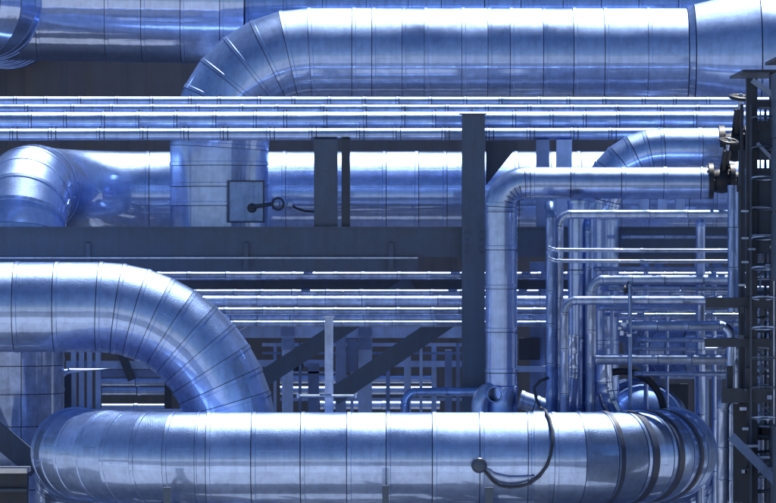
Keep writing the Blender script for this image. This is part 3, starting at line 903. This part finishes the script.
# ================================================================== RIGHT: shapes behind the small pipes
pipe('insulated_elbow_pipe', 'shaded dark insulated elbow with ribs behind the small pipes at right', 'pipe',
     [fr(900, 350, 4.2), fr(664, 350, 4.2), fr(664, 350, 4.2) + Vector((0, 4, 0))], 27 * S(4.2), [(0.55, 5, True)], .3, ALU_DULL, seg=32, lap=False)
tank = thing('horizontal_tank', 'rounded pale tank end behind the black hose at lower right', 'tank', fr(640, 440, 2.9))
ct = fr(644, 430, 2.9)
MB().lathe(ct + Vector((0, 0, 0)), (0, 1, 0), [(-.28, .05), (-.25, .25), (-.17, .45), (-.05, .58), (.1, .64), (3, .64)], 36).build('shell', ALU_BLUE, tank, smooth=50)
MB().torus(ct + Vector((0, .12, 0)), (0, 1, 0), .645, .018, 36, 6).build('girth_band', STRAP, tank, smooth=50)
hp = []
for k in range(15):
    a_ = math.radians(112 - k * 9.5)
    hp.append(Vector((fr(622, 0, 1.6).x + .57 * math.cos(a_), 1.6 + .1 * math.sin(a_ * 2), fr(0, 412, 1.6).z + .56 * math.sin(a_))))
ho = MB().tube(hp + [hp[-1] + Vector((0, 0, -.5))], .05, 14).build('hose', RUBBER, None, smooth=60, origin=hp[0])
tag(ho, 'thick black rubber hose arching behind the foreground pipe at right', 'hose')
small('curved bright pipe foot behind the foreground pipe, left of the black hose', [fr(604, 360, 1.2), fr(604, 392, 1.2), fr(622, 430, 1.2)], 8.5, 1.2, ALU_SHINY, bends=((.6, 2, True),), segs=24, step=.3)
small('curved pale pipe foot behind the foreground pipe, under the riser', [fr(573, 335, 1.25), fr(573, 372, 1.25), fr(566, 430, 1.25)], 7.0, 1.25, ALU_SHINY, bends=((.8, 2, True),), segs=24, step=.3)
# far low boxes and uprights at right
rf = thing('support_frame', 'blue steel frame with pale uprights behind the small pipes at right', 'steel frame', (fr(690, 0, 5.6).x, 5.6, 0))
for x0, x1, mt in ((641, 650, MIDBLUE), (695, 709, LTBLUE), (713, 722, MIDBLUE), (655, 663, MIDBLUE), (530, 545, MIDBLUE)):
    column(x0, x1, 262, 5.6, .15, mt, rf)
box_px('beam', 600, 333, 790, 342, 5.55, .1, MIDBLUE, rf)
box_px('beam', 506, 366, 560, 372, 5.45, .1, LTBLUE, rf)
box_px('beam', 660, 372, 760, 379, 5.45, .1, LTBLUE, rf)
box_px('panel', 668, 384, 688, 420, 5.5, .1, DARK, rf)
box_px('panel', 519, 338, 540, 360, 5.5, .1, DARK, rf)
for i, x in enumerate((640, 658, 676, 690)):
    box_px('block', x, 199, x + 9, 216, 4.2, .2, LTBLUE, rf) if i < 3 else None

# ================================================================== RIGHT: dark access tower
YW = -1.4
tw = thing('access_tower', 'dark steel access tower with ladder along the right edge', 'tower', (fr(760, 0, YW).x, YW, 0))
def tb(name, x0, y0, x1, y1, Y=YW, d=.14, mat=DARK, par=None):
    return box_px(name, x0, y0, x1, y1, Y, d, mat, par or tw)
column(746.5, 757.5, 78, YW, .16, DARK, tw)
column(770, 781, 70, YW + .02, .16, DARK, tw)
column(820, 831, 70, YW + .02, .16, DARK, tw)
column(747, 757, 78, YW + 2.0, .16, DARK, tw)
tb('roof_plate', 743, 69.5, 840, 72, YW - .1, 2.3)
tb('cross_beam', 757.5, 100, 770, 107)
tb('cross_beam', 757.5, 122, 840, 131, YW - .02, .12)
tb('panel', 757.7, 131.3, 840, 160, YW + .06, .05, SLATE)
tb('cross_beam', 757.5, 168, 840, 180, YW - .02, .12)
tb('panel', 757.7, 180.3, 840, 206, YW + .06, .05, SLATE)
tb('panel', 757.7, 208.5, 840, 234, YW + .06, .05, SLATE)
tb('panel', 757.7, 236.5, 840, 252, YW + .06, .05, SLATE)
tb('rail', 750, 206.2, 840, 208.2, YW - .06, .05, GALV)
tb('rail', 750, 234.2, 840, 236.2, YW - .06, .05, GALV)
tb('cross_beam', 706, 297.5, 800, 308, YW - .03, .12)
tb('cross_beam', 705, 338.5, 800, 347, YW - .03, .12)
tb('cross_beam', 722, 388.5, 840, 403, YW - .05, .14)
tb('cross_beam', 740, 424, 840, 440, YW + .3, .14)
tb('upright', 733.5, 404, 746, 503, YW + .16, .1)
tb('upright', 727, 366, 733, 390, YW + .16, .08)
for y in (262, 288.5, 349, 366):
    tb('walkway_edge', 757.7, y, 840, y + 3, YW + .6, .3, GALV)
# side panels, decks and roof added, mostly unseen, to darken the right end
xs_ = 4.98
for z0, z1 in ((0.0, 1.4), (1.42, 2.75), (4.62, 5.5), (5.52, 6.45), (6.47, 7.3)):
    for k in range(4):
        MB().box((xs_, -6.2 + k * 1.22, z0), (xs_ + .05, -5.0 + k * 1.22, z1)).build('shading_side_panel', SLATE, tw)
for yy in (-6.3, -3.8):
    MB().box((xs_ + .06, yy, 0), (xs_ + .22, yy + .16, 7.4)).build('column', DARK, tw)  # added columns beside the shading side panels
for py in (306, 345):
    p = fr(742, py, YW)
    MB().box((p.x, YW + .2, p.z - .03), (p.x + 2.5, 2.0, p.z + .03)).build('shading_deck', DARK, tw)
MB().box((4.9, -6.4, 7.42), (9.0, YW - .1, 7.46)).build('roof_plate', DARK, tw)  # added roof extension, mostly out of view, shading the right side
brace((752, 80), (784, 103), 5.5, YW - .1, GALV, tw, 'diagonal_brace', th=.08)
brace((757, 143), (776, 163), 3.5, YW - .02, GALV, tw, 'diagonal_brace', th=.05)
brace((760, 470), (800, 340), 4, YW + .4, GALV, tw, 'diagonal_brace', th=.05)
for x in (739.5, 744.5):
    tb('ladder_rail', x - .9, 150, x + .9, 430, YW + .5, .05, SLATE)
for k in range(20):
    y = 156 + k * 13.5
    a, b = fr(739.5, y, YW + .52), fr(744.5, y, YW + .52)
    MB().cyl(a, b, .014, 8).build('rung', GALV, tw, smooth=50)
for x, y in ((744, 211), (744, 238), (751, 249), (744, 262), (755, 236), (741, 285)):
    p = fr(x, y, YW - .12)
    MB().box((p.x - .03, YW - .12, p.z - .015), (p.x + .06, YW - .02, p.z + .012)).build('bracket', GALV, tw)
for x_, YY, mt, w_ in ((760.5, YW + .3, GALV, 1.6), (765.5, YW + .35, SLATE, 2.4), (751, YW - .1, SLATE, 1.8), (774, YW - .12, GALV, 1.4), (742, YW + .25, DARK, 3.0)):
    tb('conduit', x_ - w_ / 2, 104, x_ + w_ / 2, 503, YY, .05, mt)
for k in range(30):
    y_ = 108 + k * 13.2 + random.uniform(-2, 2)
    a_, b_ = fr(757.5, y_, YW + .1), fr(770, y_ + random.uniform(-1, 1), YW + .1)
    MB().cyl(a_, b_, random.choice((.012, .018, .025)), 8).build('rung', random.choice((GALV, SLATE, DARK)), tw, smooth=50)
for k in range(9):
    y_ = 276 + k * 25
    brace((757.5, y_), (770, y_ + (11 if k % 2 else -11)), 2.4, YW + .05, SLATE, tw, 'lattice_bar', th=.03)
for k in range(16):
    x_, y_ = random.uniform(736, 772), random.uniform(115, 480)
    p = fr(x_, y_, YW - .05)
    w_, h_ = random.uniform(.03, .09), random.uniform(.03, .1)
    MB().box((p.x, YW - .09, p.z), (p.x + w_, YW - .01, p.z + h_)).build('junction_box', random.choice((SLATE, DARK, GALV)), tw)
for k in range(11):
    MB().torus(fr(763.5, 118 + k * 30, YW - .16), (0, .15, 1), .15, .011, 20, 6).build('cage_hoop', random.choice((GALV, SLATE)), tw, smooth=60)
# stair stringer with treads
stp = thing('stair_flight', 'steep steel stair flight descending at the bottom right corner', 'stairs', (fr(760, 0, -1.75).x, -1.75, 0))
brace((731, 436), (800, 506), 9, -1.75, MIDBLUE, stp, 'stringer', th=.03)
for k in range(5):
    p = fr(742 + k * 11, 446 + k * 11.2, -1.75)
    MB().box((p.x, -1.72, p.z - .02), (p.x + .22, -1.45, p.z + .012)).build('tread', GALV, stp)
# pipes behind the tower
pipe('insulated_pipe', 'pale pipe crossing behind the tower in the lower right corner', 'pipe', [fr(752, 418, 1.4), fr(900, 412, 1.4)], 10 * S(1.4), (), .4, ALU_SHINY, seg=24, lap=False)
small('short upright pipe inside the tower', [fr(762, 305, -.6), down(762, -.6)], 4.0, -.6, ALU_DULL, step=.4)
pipe('insulated_pipe', 'blue pipe crossing behind the tower at mid height', 'pipe', [fr(748, 270, 1.6), fr(900, 270, 1.6)], 6 * S(1.6), (), .4, ALU_BLUE, seg=20, lap=False)

# valves beside the tower
valve('gate_valve', 'dark gate valve at the end of the upper right elbow pipe', fr(735, 147, YE), (1, 0, 0), (0.1, -.2, 1), .56, RUBBER)
valve('gate_valve', 'dark flanged handwheel valve at the end of the medium pipe', fr(722, 181, YM), (1, 0, 0), (.15, -.3, 1), .46, RUBBER)
valve('globe_valve', 'small dark valve on the small pipe behind the clamp', fr(628, 290, 1.0), (1, 0, 0), (0, 0, 1), .12, wheel=False)
